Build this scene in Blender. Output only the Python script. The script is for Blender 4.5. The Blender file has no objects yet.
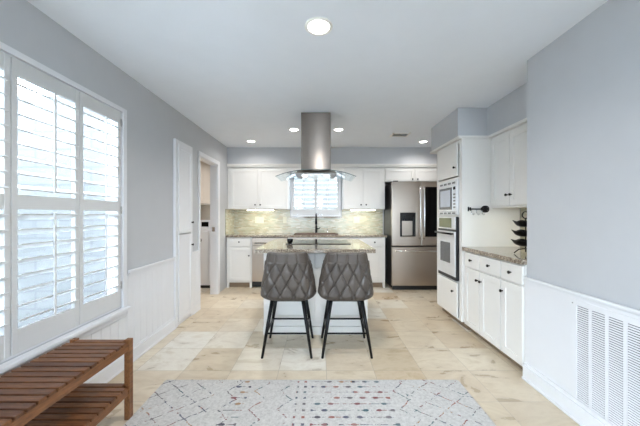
import bpy, bmesh, math, random
from mathutils import Vector, Matrix
random.seed(7)
scene = bpy.context.scene
COL = scene.collection
PI = math.pi

# ------------------------------------------------------------------ camera
F = 284.0                      # focal length in pixels of a 640x426 frame
cam_d = bpy.data.cameras.new('camera')
cam_d.sensor_width = 36.0
cam_d.lens = F / 640.0 * 36.0
cam_d.shift_x = 0.5 / 640.0
cam_d.shift_y = 2.0 / 640.0
cam_d.clip_start = 0.02
cam_d.clip_end = 200
cam = bpy.data.objects.new('camera', cam_d)
cam.location = (0, 0, 1.26)
cam.rotation_euler = (PI / 2, 0, 0)
COL.objects.link(cam)
scene.camera = cam

# ------------------------------------------------------------------ light and exposure
world = bpy.data.worlds.new('sky')
scene.world = world
world.use_nodes = True
_bg = world.node_tree.nodes['Background']
_bg.inputs[0].default_value = (0.69, 0.84, 1.0, 1)
_bg.inputs[1].default_value = 11.0
CAN_POWER = 7.5               # each recessed ceiling light, watts
STRIP_POWER = 0.9              # each under-cabinet strip, watts
scene.view_settings.view_transform = 'Standard'
scene.view_settings.look = 'None'
scene.view_settings.gamma = 1.0
scene.view_settings.use_curve_mapping = False
scene.view_settings.exposure = 1.34
scene.cycles.use_denoising = True
scene.cycles.diffuse_bounces = 7
scene.cycles.max_bounces = 14
scene.cycles.sample_clamp_indirect = 8.0
scene.cycles.caustics_reflective = False
scene.cycles.caustics_refractive = False


def portal(loc, rot, sx, sy):
    """marks a window opening for sky sampling"""
    d = bpy.data.lights.new('window_daylight', 'AREA')
    d.shape = 'RECTANGLE'
    d.size, d.size_y = sx, sy
    d.cycles.is_portal = True
    o = bpy.data.objects.new('window_daylight', d)
    o.location = loc
    o.rotation_euler = rot
    COL.objects.link(o)


portal((-1.80, 1.475, 1.30), (0, -PI / 2, 0), 1.60, 1.70)      # left window
portal((-1.80, -1.80, 1.30), (0, -PI / 2, 0), 1.60, 1.30)  # added window behind the camera
portal((-0.07, 5.55, 1.65), (-PI / 2, 0, 0), 0.95, 0.85)       # sink window
portal((0.0, -3.15, 1.08), (PI / 2, 0, 0), 3.1, 2.15)          # added rear openings behind the camera


# ------------------------------------------------------------------ node helpers
def C(r, g, b):
    f = lambda c: (c / 255 / 12.92) if c / 255 <= 0.04045 else ((c / 255 + 0.055) / 1.055) ** 2.4
    return (f(r), f(g), f(b), 1.0)


class E:
    """a shader value with arithmetic"""
    def __init__(s, nt, sock):
        s.nt, s.s = nt, sock

    def m(s, op, b=None, c=None, clamp=False):
        n = s.nt.nodes.new('ShaderNodeMath')
        n.operation = op
        n.use_clamp = clamp
        s.nt.links.new(s.s, n.inputs[0])
        for i, v in ((1, b), (2, c)):
            if v is None:
                continue
            if isinstance(v, E):
                s.nt.links.new(v.s, n.inputs[i])
            else:
                n.inputs[i].default_value = v
        return E(s.nt, n.outputs[0])

    def __add__(s, o): return s.m('ADD', o)
    def __sub__(s, o): return s.m('SUBTRACT', o)
    def __mul__(s, o): return s.m('MULTIPLY', o)
    def __truediv__(s, o): return s.m('DIVIDE', o)
    def frac(s): return s.m('FRACT')
    def floor(s): return s.m('FLOOR')
    def abs(s): return s.m('ABSOLUTE')
    def gt(s, o): return s.m('GREATER_THAN', o)
    def lt(s, o): return s.m('LESS_THAN', o)
    def min(s, o): return s.m('MINIMUM', o)
    def max(s, o): return s.m('MAXIMUM', o)
    def tri(s): return (s.frac() - 0.5).abs() * 2.0      # triangle wave 0..1


class NM:
    """a node material under construction"""
    def __init__(s, name):
        s.mat = bpy.data.materials.new(name)
        s.mat.use_nodes = True
        s.nt = s.mat.node_tree
        s.b = s.nt.nodes['Principled BSDF']
        s._obj = None

    def node(s, t, **kw):
        n = s.nt.nodes.new(t)
        for k, v in kw.items():
            setattr(n, k, v)
        return n

    def obj(s):
        if s._obj is None:
            s._obj = s.node('ShaderNodeTexCoord').outputs['Object']
        return s._obj

    def xyz(s):
        n = s.node('ShaderNodeSeparateXYZ')
        s.nt.links.new(s.obj(), n.inputs[0])
        return [E(s.nt, n.outputs[i]) for i in range(3)]

    def vec(s, x, y, z=0.0):
        n = s.node('ShaderNodeCombineXYZ')
        for i, v in enumerate((x, y, z)):
            if isinstance(v, E):
                s.nt.links.new(v.s, n.inputs[i])
            else:
                n.inputs[i].default_value = v
        return n.outputs[0]

    def mapped(s, sx, sy, sz):
        n = s.node('ShaderNodeMapping')
        s.nt.links.new(s.obj(), n.inputs[0])
        n.inputs['Scale'].default_value = (sx, sy, sz)
        return n.outputs[0]

    def noise(s, scale, detail=3, rough=0.55, vec=None, out=0, distort=0.0):
        n = s.node('ShaderNodeTexNoise')
        s.nt.links.new(vec if vec is not None else s.obj(), n.inputs['Vector'])
        n.inputs['Scale'].default_value = scale
        n.inputs['Detail'].default_value = detail
        n.inputs['Roughness'].default_value = rough
        n.inputs['Distortion'].default_value = distort
        return E(s.nt, n.outputs[out])

    def white(s, vec):
        n = s.node('ShaderNodeTexWhiteNoise', noise_dimensions='3D')
        s.nt.links.new(vec, n.inputs['Vector'])
        return E(s.nt, n.outputs['Value'])

    def voronoi(s, scale, vec=None, out='Distance'):
        n = s.node('ShaderNodeTexVoronoi')
        s.nt.links.new(vec if vec is not None else s.obj(), n.inputs['Vector'])
        n.inputs['Scale'].default_value = scale
        return E(s.nt, n.outputs[out])

    def ramp(s, fac, stops, const=False):
        n = s.node('ShaderNodeValToRGB')
        cr = n.color_ramp
        cr.interpolation = 'CONSTANT' if const else 'LINEAR'
        while len(cr.elements) < len(stops):
            cr.elements.new(0.5)
        for e, (p, c) in zip(cr.elements, stops):
            e.position = p
            e.color = c
        s.nt.links.new(fac.s, n.inputs[0])
        return n.outputs[0]

    def mix(s, fac, a, b, blend='MIX'):
        n = s.node('ShaderNodeMix', data_type='RGBA', blend_type=blend)
        if isinstance(fac, E):
            s.nt.links.new(fac.s, n.inputs[0])
        else:
            n.inputs[0].default_value = fac
        for i, v in ((6, a), (7, b)):
            if isinstance(v, tuple):
                n.inputs[i].default_value = v
            else:
                s.nt.links.new(v, n.inputs[i])
        return n.outputs[2]

    def set(s, **kw):
        for k, v in kw.items():
            inp = s.b.inputs[{'color': 'Base Color', 'rough': 'Roughness', 'metal': 'Metallic', 'coat': 'Coat Weight', 'ior': 'IOR',
                              'trans': 'Transmission Weight', 'emit': 'Emission Color', 'power': 'Emission Strength',
                              'spec': 'Specular IOR Level', 'sheen': 'Sheen Weight', 'alpha': 'Alpha'}[k]]
            if isinstance(v, E):
                s.nt.links.new(v.s, inp)
            elif isinstance(v, bpy.types.NodeSocket):
                s.nt.links.new(v, inp)
            else:
                inp.default_value = v
        return s

    def bump(s, h, strength=0.3, dist=0.01):
        n = s.node('ShaderNodeBump')
        n.inputs['Strength'].default_value = strength
        n.inputs['Distance'].default_value = dist
        s.nt.links.new(h.s, n.inputs['Height'])
        s.nt.links.new(n.outputs[0], s.b.inputs['Normal'])
        return s


def plain(name, col, rough=0.5, metal=0.0, var=0.04, scale=6.0, bump=0.0, **kw):
    """a painted, plastic or metal surface with faint procedural unevenness"""
    m = NM(name)
    lo = tuple(c * (1 - var) for c in col[:3]) + (1,)
    hi = tuple(min(1, c * (1 + var)) for c in col[:3]) + (1,)
    m.set(color=m.ramp(m.noise(scale, 3), [(0.3, lo), (0.7, hi)]), rough=rough, metal=metal, **kw)
    if bump:
        m.bump(m.noise(180, 2), bump, 0.002)
    return m.mat


M = {}
M['wall'] = plain('wall_paint', C(190, 191, 193), 0.75, var=0.015, bump=0.12)
M['ceiling'] = plain('ceiling_paint', C(233, 238, 245), 0.85, var=0.01, bump=0.1)
M['trim'] = plain('trim_paint', C(223, 223, 225), 0.4, var=0.012)
M['cab'] = plain('cabinet_paint', C(226, 223, 218), 0.38, var=0.012)
M['plate'] = plain('cream_plate', C(206, 202, 180), 0.4)
M['cab_in'] = plain('cabinet_gap', C(120, 116, 110), 0.6)
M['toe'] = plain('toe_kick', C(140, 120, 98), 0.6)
M['black'] = plain('black_metal', C(22, 21, 22), 0.38, 0.6)
M['knob'] = plain('bronze_knob', C(38, 32, 30), 0.3, 0.8)
M['plastic_black'] = plain('black_plastic', C(20, 20, 22), 0.35)
M['white_plastic'] = plain('white_plastic', C(238, 236, 230), 0.35, var=0.01)
M['white_enamel'] = plain('white_enamel', C(235, 236, 238), 0.25, var=0.01)
M['shutter'] = plain('shutter_paint', C(208, 207, 205), 0.4, var=0.01)
M['beige'] = plain('laundry_paint', C(188, 176, 160), 0.7, var=0.02)
M['beige_cab'] = plain('laundry_cabinet_paint', C(214, 204, 192), 0.5, var=0.02)
M['black_glass'] = plain('black_glass', C(9, 9, 10), 0.08, spec=0.16)
M['dark_glass'] = plain('oven_glass', C(62, 64, 66), 0.1, coat=0.6)
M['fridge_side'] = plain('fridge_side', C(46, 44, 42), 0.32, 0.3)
M['oven_face'] = plain('pale_steel', C(222, 222, 222), 0.32, 0.35)
M['chrome'] = plain('chrome', C(215, 215, 215), 0.15, 1.0)
M['concrete'] = plain('patio_concrete', C(84, 84, 84), 0.8, var=0.06)


def steel(name, col, axis, rough=0.28, aniso=0.6):
    m = NM(name)
    sc = {'x': (1, 700, 700), 'z': (700, 700, 1)}[axis]
    g = m.noise(1.0, 1, vec=m.mapped(*sc))
    lo = tuple(c * 0.95 for c in col[:3]) + (1,)
    m.set(color=m.ramp(g, [(0.3, lo), (0.7, col)]), metal=1.0, rough=rough)
    tn = m.node('ShaderNodeTangent', direction_type='RADIAL', axis='Z')
    m.nt.links.new(tn.outputs[0], m.b.inputs['Tangent'])
    m.b.inputs['Anisotropic'].default_value = aniso
    return m.mat


M['steel'] = steel('brushed_steel', C(182, 169, 156), 'x', 0.3, 0.7)
M['steel_v'] = steel('brushed_steel_upright', C(120, 112, 105), 'z', 0.3)


def chimney_steel():
    m = NM('chimney_steel')
    g = m.noise(1.0, 2, vec=m.mapped(3, 3, 420))
    m.set(color=m.ramp(g, [(0.3, C(128, 118, 110)), (0.7, C(138, 128, 119))]), metal=1.0, rough=0.25)
    tn = m.node('ShaderNodeTangent', direction_type='RADIAL', axis='Z')
    m.nt.links.new(tn.outputs[0], m.b.inputs['Tangent'])
    m.b.inputs['Anisotropic'].default_value = 1.0
    m.b.inputs['Anisotropic Rotation'].default_value = 0.25
    return m.mat


M['chimney'] = chimney_steel()
M['steel_lite'] = steel('handle_steel', C(232, 230, 226), 'z', 0.22, 0.0)


def glass_mat(name, tint=(0.93, 0.97, 0.96, 1), rough=0.0):
    m = NM(name)
    fr = m.node('ShaderNodeFresnel')
    fr.inputs[0].default_value = 1.45
    tr = m.node('ShaderNodeBsdfTransparent')
    tr.inputs[0].default_value = tint
    gl = m.node('ShaderNodeBsdfGlossy')
    gl.inputs['Roughness'].default_value = rough
    mx = m.node('ShaderNodeMixShader')
    geo = m.node('ShaderNodeNewGeometry')          # the far face of a pane must not reflect from within
    back = E(m.nt, geo.outputs['Backfacing'])
    m.nt.links.new((E(m.nt, fr.outputs[0]) * (back * -1.0 + 1.0)).s, mx.inputs[0])
    m.nt.links.new(tr.outputs[0], mx.inputs[1])
    m.nt.links.new(gl.outputs[0], mx.inputs[2])
    m.nt.links.new(mx.outputs[0], m.nt.nodes['Material Output'].inputs[0])
    return m.mat


M['pane'] = glass_mat('window_glass', (0.97, 0.985, 0.99, 1))
M['hood_glass'] = glass_mat('hood_glass', (0.93, 0.975, 0.98, 1), 0.02)


def lamp_mat(name, col, power):
    m = NM(name)
    m.set(color=(0.9, 0.9, 0.9, 1), emit=col, power=power)
    return m.mat


M['lamp'] = lamp_mat('lamp_lens', (1.0, 0.97, 0.92, 1), 6.0)
M['strip'] = lamp_mat('strip_lens', (1.0, 0.98, 0.86, 1), 6.0)


def floor_mat():
    m = NM('travertine_tile')
    x, y, z = m.xyz()
    P = 0.385
    u, v = (x + (1.10 + P * 20)) / P, (y - (2.30 - P * 20)) / P
    cell = m.vec(u.floor(), v.floor(), 4.0)
    rnd = m.white(cell)
    off = m.node('ShaderNodeVectorMath', operation='MULTIPLY_ADD')
    m.nt.links.new(cell, off.inputs[0])
    off.inputs[1].default_value = (3.7, 5.3, 0)
    m.nt.links.new(m.mapped(1.0, 1.7, 1.0), off.inputs[2])
    base = m.ramp(rnd, [(0.0, C(190, 166, 134)), (0.22, C(203, 184, 156)), (0.45, C(196, 175, 146)), (0.62, C(212, 195, 168)),
                        (0.8, C(187, 164, 132)), (0.9, C(207, 192, 169)), (1.0, C(215, 204, 186))], const=False)
    cloud = m.noise(3.2, 6, 0.62, vec=off.outputs[0], distort=0.6)
    col = m.mix(0.75, base, m.ramp(cloud, [(0.28, C(186, 168, 144)), (0.42, C(222, 210, 192)), (0.55, C(238, 230, 216)), (0.66, C(214, 200, 176)), (0.78, C(198, 172, 136))]), 'MULTIPLY')
    vein = m.noise(5.5, 8, 0.7, vec=off.outputs[0], distort=1.6)
    vm = (vein - 0.5).abs().lt(0.022) * m.noise(2.0, 2, vec=off.outputs[0]).gt(0.55) * 0.1
    col = m.mix(vm, col, C(150, 112, 70))
    pit = m.noise(42, 4, 0.7, vec=m.mapped(1, 2.2, 1)).gt(0.66) * 0.25
    col = m.mix(pit, col, C(160, 134, 100))
    e = ((u.frac() - 0.5).abs()).max((v.frac() - 0.5).abs())
    grout = e.gt(0.5 - 0.0045)
    col = m.mix(grout * 0.9, col, C(150, 130, 104))
    bright = m.mix(1.0, col, (1.24, 1.42, 1.74, 1), 'MULTIPLY')
    m.set(color=bright, rough=cloud * 0.2 + 0.2)
    m.bump(e.lt(0.5 - 0.006) + cloud * 0.2, 0.25, 0.002)
    return m.mat


def granite_mat(name, tones, sp):
    m = NM(name)
    a = m.noise(85, 5, 0.75)
    b = m.noise(14, 4, 0.6)
    col = m.ramp(a, [(0.30, tones[0]), (0.42, tones[1]), (0.52, tones[2]), (0.62, tones[3]), (0.72, tones[2])])
    col = m.mix(b.gt(0.56) * 0.4, col, tones[1])
    k = m.voronoi(150).lt(0.26) * m.noise(30, 2).gt(sp)
    col = m.mix(k * 0.8, col, tones[0])
    m.set(color=col, rough=0.09, coat=0.4)
    return m.mat


def mosaic_mat():
    m = NM('glass_mosaic_tile')
    x, y, z = m.xyz()
    t = x + y
    row = z / 0.022
    r = row.floor()
    cu = t / 0.075 + r * 0.37
    cell = m.vec(cu.floor(), r, 0.0)
    rnd = m.white(cell)
    col = m.ramp(rnd, [(0.0, C(168, 160, 136)), (0.25, C(190, 184, 162)), (0.5, C(178, 178, 156)), (0.7, C(204, 198, 178)), (0.85, C(182, 168, 142)), (1.0, C(170, 172, 152))])
    g = (row.frac() - 0.5).abs().gt(0.44).max((cu.frac() - 0.5).abs().gt(0.48))
    col = m.mix(g * 0.6, col, C(176, 172, 154))
    m.set(color=col, rough=0.22)
    return m.mat


def teak_mat():
    m = NM('teak_wood')
    g = m.noise(6.0, 6, 0.65, vec=m.mapped(2.2, 42, 30), distort=0.4)
    g2 = m.noise(2.0, 2, vec=m.mapped(1, 11, 1))
    col = m.ramp(g, [(0.25, C(84, 50, 28)), (0.5, C(134, 88, 52)), (0.75, C(176, 130, 84))])
    col = m.mix(0.5, col, m.ramp(g2, [(0.3, C(150, 118, 96)), (0.7, C(250, 238, 222))]), 'MULTIPLY')
    x, y, z = m.xyz()
    slat = m.white(m.vec(((y + 0.572) / 0.04576).floor(), (z * 4.0).floor(), 0.0))
    col = m.mix(1.0, col, m.ramp(slat, [(0.0, C(176, 160, 150)), (0.5, C(222, 212, 204)), (1.0, C(255, 250, 240))]), 'MULTIPLY')
    m.set(color=col, rough=0.42)
    m.bump(g, 0.15, 0.002)
    return m.mat


def teak_rail_mat():
    m = NM('teak_wood_rail')
    g = m.noise(6.0, 6, 0.65, vec=m.mapped(40, 2.0, 12), distort=0.4)
    m.set(color=m.ramp(g, [(0.25, C(84, 50, 28)), (0.5, C(122, 78, 44)), (0.75, C(150, 102, 60))]), rough=0.42)
    return m.mat


def leather_mat():
    m = NM('grey_leather')
    n = m.noise(5, 3)
    m.set(color=m.ramp(n, [(0.3, C(68, 60, 54)), (0.7, C(86, 77, 69))]), rough=0.42)
    m.bump(m.voronoi(420), 0.12, 0.001)
    return m.mat


def rug_mat():
    m = NM('rug_weave')
    x, y, z = m.xyz()
    ax = x.abs()
    n_big = m.noise(9, 2)
    broken = m.noise(34, 3, 0.7)
    wob = (m.noise(22, 2) - 0.5) * 0.03
    base = m.ramp(m.noise(60, 4, 0.7), [(0.3, C(168, 165, 160)), (0.55, C(191, 188, 184)), (0.75, C(202, 199, 195))])
    # diamond lattice along both sides
    p = 0.155
    a = ((x * 0.8 + y + wob) / p).frac()
    b = ((x * 0.8 - y + wob) / p).frac()
    lat = (a - 0.5).abs().lt(0.03).max((b - 0.5).abs().lt(0.03)) * ax.gt(0.66) * broken.gt(0.50)
    # zigzag columns
    zz = None
    for x0 in (-0.60, -0.40, -0.22, 0.58):
        d = ((x - x0) - (y / 0.19).tri() * 0.09 + wob).abs().lt(0.0055)
        zz = d if zz is None else zz.max(d)
    zz = zz * broken.gt(0.49)
    # rows of small motifs
    rowv = y / 0.062
    r = rowv.floor()
    fy = (rowv.frac() - 0.5) * 0.062
    cu = x / 0.088 + r * 0.5
    fx = (cu.frac() - 0.5) * 0.088
    cell = m.vec(cu.floor(), r, 0.0)
    rnd = m.white(cell)
    mot = ((fx / 0.020) * (fx / 0.020) + (fy / 0.011) * (fy / 0.011) + (broken - 0.5) * 1.6).lt(1.0) * rnd.gt(0.34)
    dash = fy.abs().lt(0.003) * broken.gt(0.5)
    zone = (x.gt(0.0) * x.lt(0.54)).max(x.gt(-0.56) * x.lt(-0.44))
    rows = mot.max(dash) * zone
    dots = (fy.abs().lt(0.010) * ((x + 0.045).abs().lt(0.010)).max((x + 0.10).abs().lt(0.007)) * broken.gt(0.42)) * (fy.abs().lt(0.010))
    mask = lat.max(zz).max(rows).max(dots)
    cr = m.white(m.vec((x / 0.10).floor(), (y / 0.062).floor(), 3.0))
    ink = m.ramp(cr, [(0.0, C(116, 60, 62)), (0.26, C(54, 58, 84)), (0.46, C(140, 84, 74)), (0.58, C(58, 84, 92)), (0.70, C(96, 88, 92)),
                      (0.84, C(150, 112, 74)), (0.92, C(48, 46, 62))], const=True)
    soft = m.mix(mask * (n_big * 0.6 + 0.55), base, ink)
    m.set(color=soft, rough=0.95, spec=0.1)
    m.bump(m.noise(260, 2), 0.4, 0.003)
    return m.mat


def siding_mat():
    m = NM('pale_siding')
    x, y, z = m.xyz()
    br = m.node('ShaderNodeTexBrick')
    m.nt.links.new(m.vec(x + y, z, 0.0), br.inputs['Vector'])
    br.inputs['Color1'].default_value = C(94, 92, 89)
    br.inputs['Color2'].default_value = C(88, 87, 85)
    br.inputs['Mortar'].default_value = C(80, 79, 78)
    br.inputs['Scale'].default_value = 1.0
    br.inputs['Brick Width'].default_value = 0.42
    br.inputs['Row Height'].default_value = 0.2
    br.inputs['Mortar Size'].default_value = 0.012
    m.set(color=br.outputs[0], rough=0.8)
    return m.mat


M['floor'] = floor_mat()
M['granite'] = granite_mat('granite', [C(46, 38, 33), C(100, 85, 72), C(156, 142, 124), C(206, 195, 178)], 0.52)
M['mosaic'] = mosaic_mat()
M['teak'] = teak_mat()
M['teak_rail'] = teak_rail_mat()
M['leather'] = leather_mat()
M['rug'] = rug_mat()
M['siding'] = siding_mat()
M['garden'] = plain('garden_render', C(78, 76, 72), 0.9, var=0.1, scale=2.0)


# ------------------------------------------------------------------ mesh helpers
class Fr:
    """a flat frame on a face: u along, v up, n outwards"""
    def __init__(s, o, u, v=(0, 0, 1)):
        s.o, s.u, s.v = Vector(o), Vector(u), Vector(v)
        s.n = s.u.cross(s.v)

    def p(s, a, b, c=0.0):
        return s.o + s.u * a + s.v * b + s.n * c


class MB:
    def __init__(s):
        s.bm = bmesh.new()

    def _add(s, t):
        vm = {v: s.bm.verts.new(v.co) for v in t.verts}
        for f in t.faces:
            try:
                nf = s.bm.faces.new([vm[v] for v in f.verts])
                nf.smooth = f.smooth
            except ValueError:
                pass
        t.free()
        return s

    def corners(s, pts, bevel=0.0, seg=2):
        t = bmesh.new()
        vs = [t.verts.new(p) for p in pts]
        for q in ((0, 3, 2, 1), (4, 5, 6, 7), (0, 1, 5, 4), (1, 2, 6, 5), (2, 3, 7, 6), (3, 0, 4, 7)):
            t.faces.new([vs[i] for i in q])
        bmesh.ops.recalc_face_normals(t, faces=t.faces)
        if bevel:
            bmesh.ops.bevel(t, geom=list(t.edges), offset=bevel, segments=seg, profile=0.5, affect='EDGES', clamp_overlap=True)
        return s._add(t)

    def box(s, x0, x1, y0, y1, z0, z1, bevel=0.0):
        return s.corners([(x0, y0, z0), (x1, y0, z0), (x1, y1, z0), (x0, y1, z0), (x0, y0, z1), (x1, y0, z1), (x1, y1, z1), (x0, y1, z1)], bevel)

    def fbox(s, f, a0, a1, b0, b1, c0, c1, bevel=0.0):
        return s.corners([f.p(a0, b0, c0), f.p(a1, b0, c0), f.p(a1, b0, c1), f.p(a0, b0, c1), f.p(a0, b1, c0), f.p(a1, b1, c0), f.p(a1, b1, c1), f.p(a0, b1, c1)], bevel)

    def prism(s, pts, d):
        """polygon pts (3-D, planar) pushed along d"""
        t = bmesh.new()
        d = Vector(d)
        a = [t.verts.new(Vector(p)) for p in pts]
        b = [t.verts.new(Vector(p) + d) for p in pts]
        n = len(pts)
        t.faces.new(a)
        t.faces.new(b[::-1])
        for i in range(n):
            t.faces.new([a[i], b[i], b[(i + 1) % n], a[(i + 1) % n]])
        bmesh.ops.recalc_face_normals(t, faces=t.faces)
        return s._add(t)

    def tube(s, pts, r, n=10, closed=False):
        """round bar along a polyline; r a number or one per point"""
        t = bmesh.new()
        P = [Vector(p) for p in pts]
        R = r if isinstance(r, (list, tuple)) else [r] * len(P)
        k = len(P)
        rings = []
        up = None
        for i in range(k):
            if closed:
                d = P[(i + 1) % k] - P[i - 1]
            else:
                d = P[min(i + 1, k - 1)] - P[max(i - 1, 0)]
            d.normalize()
            if up is None:
                up = Vector((0, 0, 1)) if abs(d.z) < 0.9 else Vector((1, 0, 0))
            a = d.cross(up)
            if a.length < 1e-5:
                a = d.cross(Vector((0, 1, 0)))
            a.normalize()
            b = a.cross(d).normalized()
            up = b
            rings.append([t.verts.new(P[i] + (a * math.cos(2 * PI * j / n) + b * math.sin(2 * PI * j / n)) * R[i]) for j in range(n)])
        for i in range(k if closed else k - 1):
            q, w = rings[i], rings[(i + 1) % k]
            for j in range(n):
                f = t.faces.new([q[j], q[(j + 1) % n], w[(j + 1) % n], w[j]])
                f.smooth = True
        if not closed:
            t.faces.new(rings[0][::-1])
            t.faces.new(rings[-1])
        bmesh.ops.recalc_face_normals(t, faces=t.faces)
        return s._add(t)

    def lathe(s, prof, o, axis=(0, 0, 1), n=24):
        """profile of (radius, height) turned about axis through o"""
        t = bmesh.new()
        ax = Vector(axis).normalized()
        q = Vector((0, 0, 1)).rotation_difference(ax)
        o = Vector(o)
        rings = []
        for r, h in prof:
            if r < 1e-6:
                rings.append([t.verts.new(o + q @ Vector((0, 0, h)))])
            else:
                rings.append([t.verts.new(o + q @ Vector((r * math.cos(2 * PI * j / n), r * math.sin(2 * PI * j / n), h))) for j in range(n)])
        for a, b in zip(rings, rings[1:]):
            for j in range(n):
                k = (j + 1) % n
                if len(a) == 1 and len(b) == 1:
                    continue
                if len(a) == 1:
                    f = t.faces.new([a[0], b[j], b[k]])
                elif len(b) == 1:
                    f = t.faces.new([a[j], b[0], a[k]])
                else:
                    f = t.faces.new([a[j], b[j], b[k], a[k]])
                f.smooth = True
        bmesh.ops.recalc_face_normals(t, faces=t.faces)
        return s._add(t)

    def grid(s, rows, close_u=False):
        t = bmesh.new()
        V = [[t.verts.new(p) for p in row] for row in rows]
        for a, b in zip(V, V[1:]):
            for j in range(len(a) - (0 if close_u else 1)):
                k = (j + 1) % len(a)
                f = t.faces.new([a[j], a[k], b[k], b[j]])
                f.smooth = True
        return s._add(t)

    def build(s, name, mat, parent=None, auto=False):
        me = bpy.data.meshes.new(name)
        off = world_loc(parent) if parent else Vector((0, 0, 0))
        if off.length:
            bmesh.ops.translate(s.bm, verts=s.bm.verts, vec=-off)
        s.bm.to_mesh(me)
        s.bm.free()
        me.materials.append(M[mat] if isinstance(mat, str) else mat)
        o = bpy.data.objects.new(name, me)
        COL.objects.link(o)
        if parent:
            o.parent = parent
        return o


def world_loc(o):
    l = Vector((0, 0, 0))
    while o is not None:
        l += o.location
        o = o.parent
    return l


def tag(o, label, cat, group=None):
    o['label'] = label
    o['category'] = cat
    if group:
        o['group'] = group
    return o


def thing(name, label, cat, loc, group=None):
    o = bpy.data.objects.new(name, None)
    o.empty_display_size = 0.1
    o.location = loc
    COL.objects.link(o)
    return tag(o, label, cat, group)


def struct(name, mb, mat):
    o = mb.build(name, mat)
    o['kind'] = 'structure'
    return o


def copy_tree(o, parent=None):
    c = o.copy()
    COL.objects.link(c)
    if parent:
        c.parent = parent
    for ch in list(o.children):
        copy_tree(ch, c)
    return c


def one(name, mb, mat, label, cat, group=None):
    return tag(mb.build(name, mat), label, cat, group)


def box(*a, **k):
    return MB().box(*a, **k)


def knob(f, a, b, c, parent, mat='knob', r=0.014):
    MB().lathe([(0.006, 0), (0.006, 0.012), (r * 0.8, 0.014), (r, 0.02), (r * 0.8, 0.027), (0, 0.029)], f.p(a, b, c), f.n, 14).build('knob', mat, parent)


def shaker(f, a0, a1, b0, b1, parent, name='door', rail=0.055, c0=0.0, th=0.02, mat='cab', knob_at=None, depth=0.009):
    """framed door or drawer front"""
    m = MB()
    r = min(rail, (b1 - b0) * 0.32)
    m.fbox(f, a0, a0 + rail, b0, b1, c0, c0 + th, 0.002)
    m.fbox(f, a1 - rail, a1, b0, b1, c0, c0 + th, 0.002)
    m.fbox(f, a0 + rail - 0.001, a1 - rail + 0.001, b0, b0 + r, c0, c0 + th - 0.0004, 0.002)
    m.fbox(f, a0 + rail - 0.001, a1 - rail + 0.001, b1 - r, b1, c0, c0 + th - 0.0004, 0.002)
    m.fbox(f, a0 + rail - 0.002, a1 - rail + 0.002, b0 + r - 0.002, b1 - r + 0.002, c0, c0 + th - depth)
    o = m.build(name, mat, parent)
    if knob_at:
        knob(f, knob_at[0], knob_at[1], c0 + th, o)
    return o


def slab_front(f, a0, a1, b0, b1, parent, name, c0=0.0, th=0.02, mat='cab', knob_at=None):
    o = MB().fbox(f, a0, a1, b0, b1, c0, c0 + th, 0.005).build(name, mat, parent)
    if knob_at:
        knob(f, knob_at[0], knob_at[1], c0 + th, o)
    return o


# ------------------------------------------------------------------ room shell
XL, XR, XN = -1.625, 1.60, 2.21       # left wall, right wall by the camera, nook wall
YB, YR = 5.40, -3.0                   # back wall, wall behind the camera
ZC = 2.45
TH = 0.11
struct('floor', box(XL - TH, XN + 0.12, YR - 0.1, 5.52, -0.12, 0).box(-3.3, XL - TH, 3.3, 5.75, -0.12, 0), 'floor')
struct('ceiling', box(XL - TH, XN + 0.12, YR - 0.1, 5.52, ZC, ZC + 0.12).box(-3.3, XL - TH, 3.3, 5.75, ZC, ZC + 0.12), 'ceiling')

WY0, WY1, WZ0, WZ1 = 0.63, 2.325, 0.505, 2.105     # left window opening
VY0, VY1 = -2.45, -1.15                            # unseen window behind the camera, added for more light from the left
DY0, DY1, DZ1 = 3.835, 4.515, 2.06                 # laundry doorway
m = MB()
x0, x1 = XL - TH, XL
m.box(x0, x1, YR, VY0, 0, ZC).box(x0, x1, VY1, WY0, 0, ZC).box(x0, x1, VY0, VY1, 0, WZ0).box(x0, x1, VY0, VY1, WZ1, ZC).box(x0, x1, WY0, WY1, 0, WZ0).box(x0, x1, WY0, WY1, WZ1, ZC)
m.box(x0, x1, WY1, DY0, 0, ZC).box(x0, x1, DY0, DY1, DZ1, ZC).box(x0, x1, DY1, YB, 0, ZC)
struct('wall_left', m, 'wall')
m = MB()
BX0, BX1, BZ0, BZ1 = -0.54, 0.395, 1.235, 2.07     # sink window opening
m.box(x0, BX0, YB, YB + TH, 0, ZC).box(BX1, XN + TH, YB, YB + TH, 0, ZC)
m.box(BX0, BX1, YB, YB + TH, 0, BZ0).box(BX0, BX1, YB, YB + TH, BZ1, ZC)
struct('wall_back', m, 'wall')
m = MB()
m.box(XR, XR + TH, YR, 2.19 - TH, 0, ZC).box(XR, XN, 2.19 - TH, 2.19, 0, ZC)
struct('wall_right', m, 'wall')
struct('wall_nook', box(XN, XN + TH, 2.19 - TH, YB, 0, ZC), 'wall')
m = MB()
RW = (-1.50, -0.80, -0.20, 0.20, 0.80, 1.50)        # unseen rear windows and glazed opening, added for fill and chimney reflection
m.box(x0, RW[0], YR - TH, YR, 0, ZC).box(RW[1], RW[2], YR - TH, YR, 0, ZC).box(RW[3], RW[4], YR - TH, YR, 0, ZC).box(RW[5], XR + TH, YR - TH, YR, 0, ZC)
m.box(RW[0], RW[5], YR - TH, YR, 2.15, ZC).box(RW[0], RW[1], YR - TH, YR, 0, 0.5).box(RW[4], RW[5], YR - TH, YR, 0, 0.5)
struct('wall_rear', m, 'wall')
# soffits
m = MB()
m.box(XL, XN, 5.0, YB, 2.155, ZC)
struct('wall_soffit_back', m, 'wall')
m = MB()
m.box(1.535, XN, 3.15, 3.90, 2.13, ZC).box(1.86, XN, 2.19, 3.15, 2.13, ZC)
struct('wall_soffit_side', m, 'wall')

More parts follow.
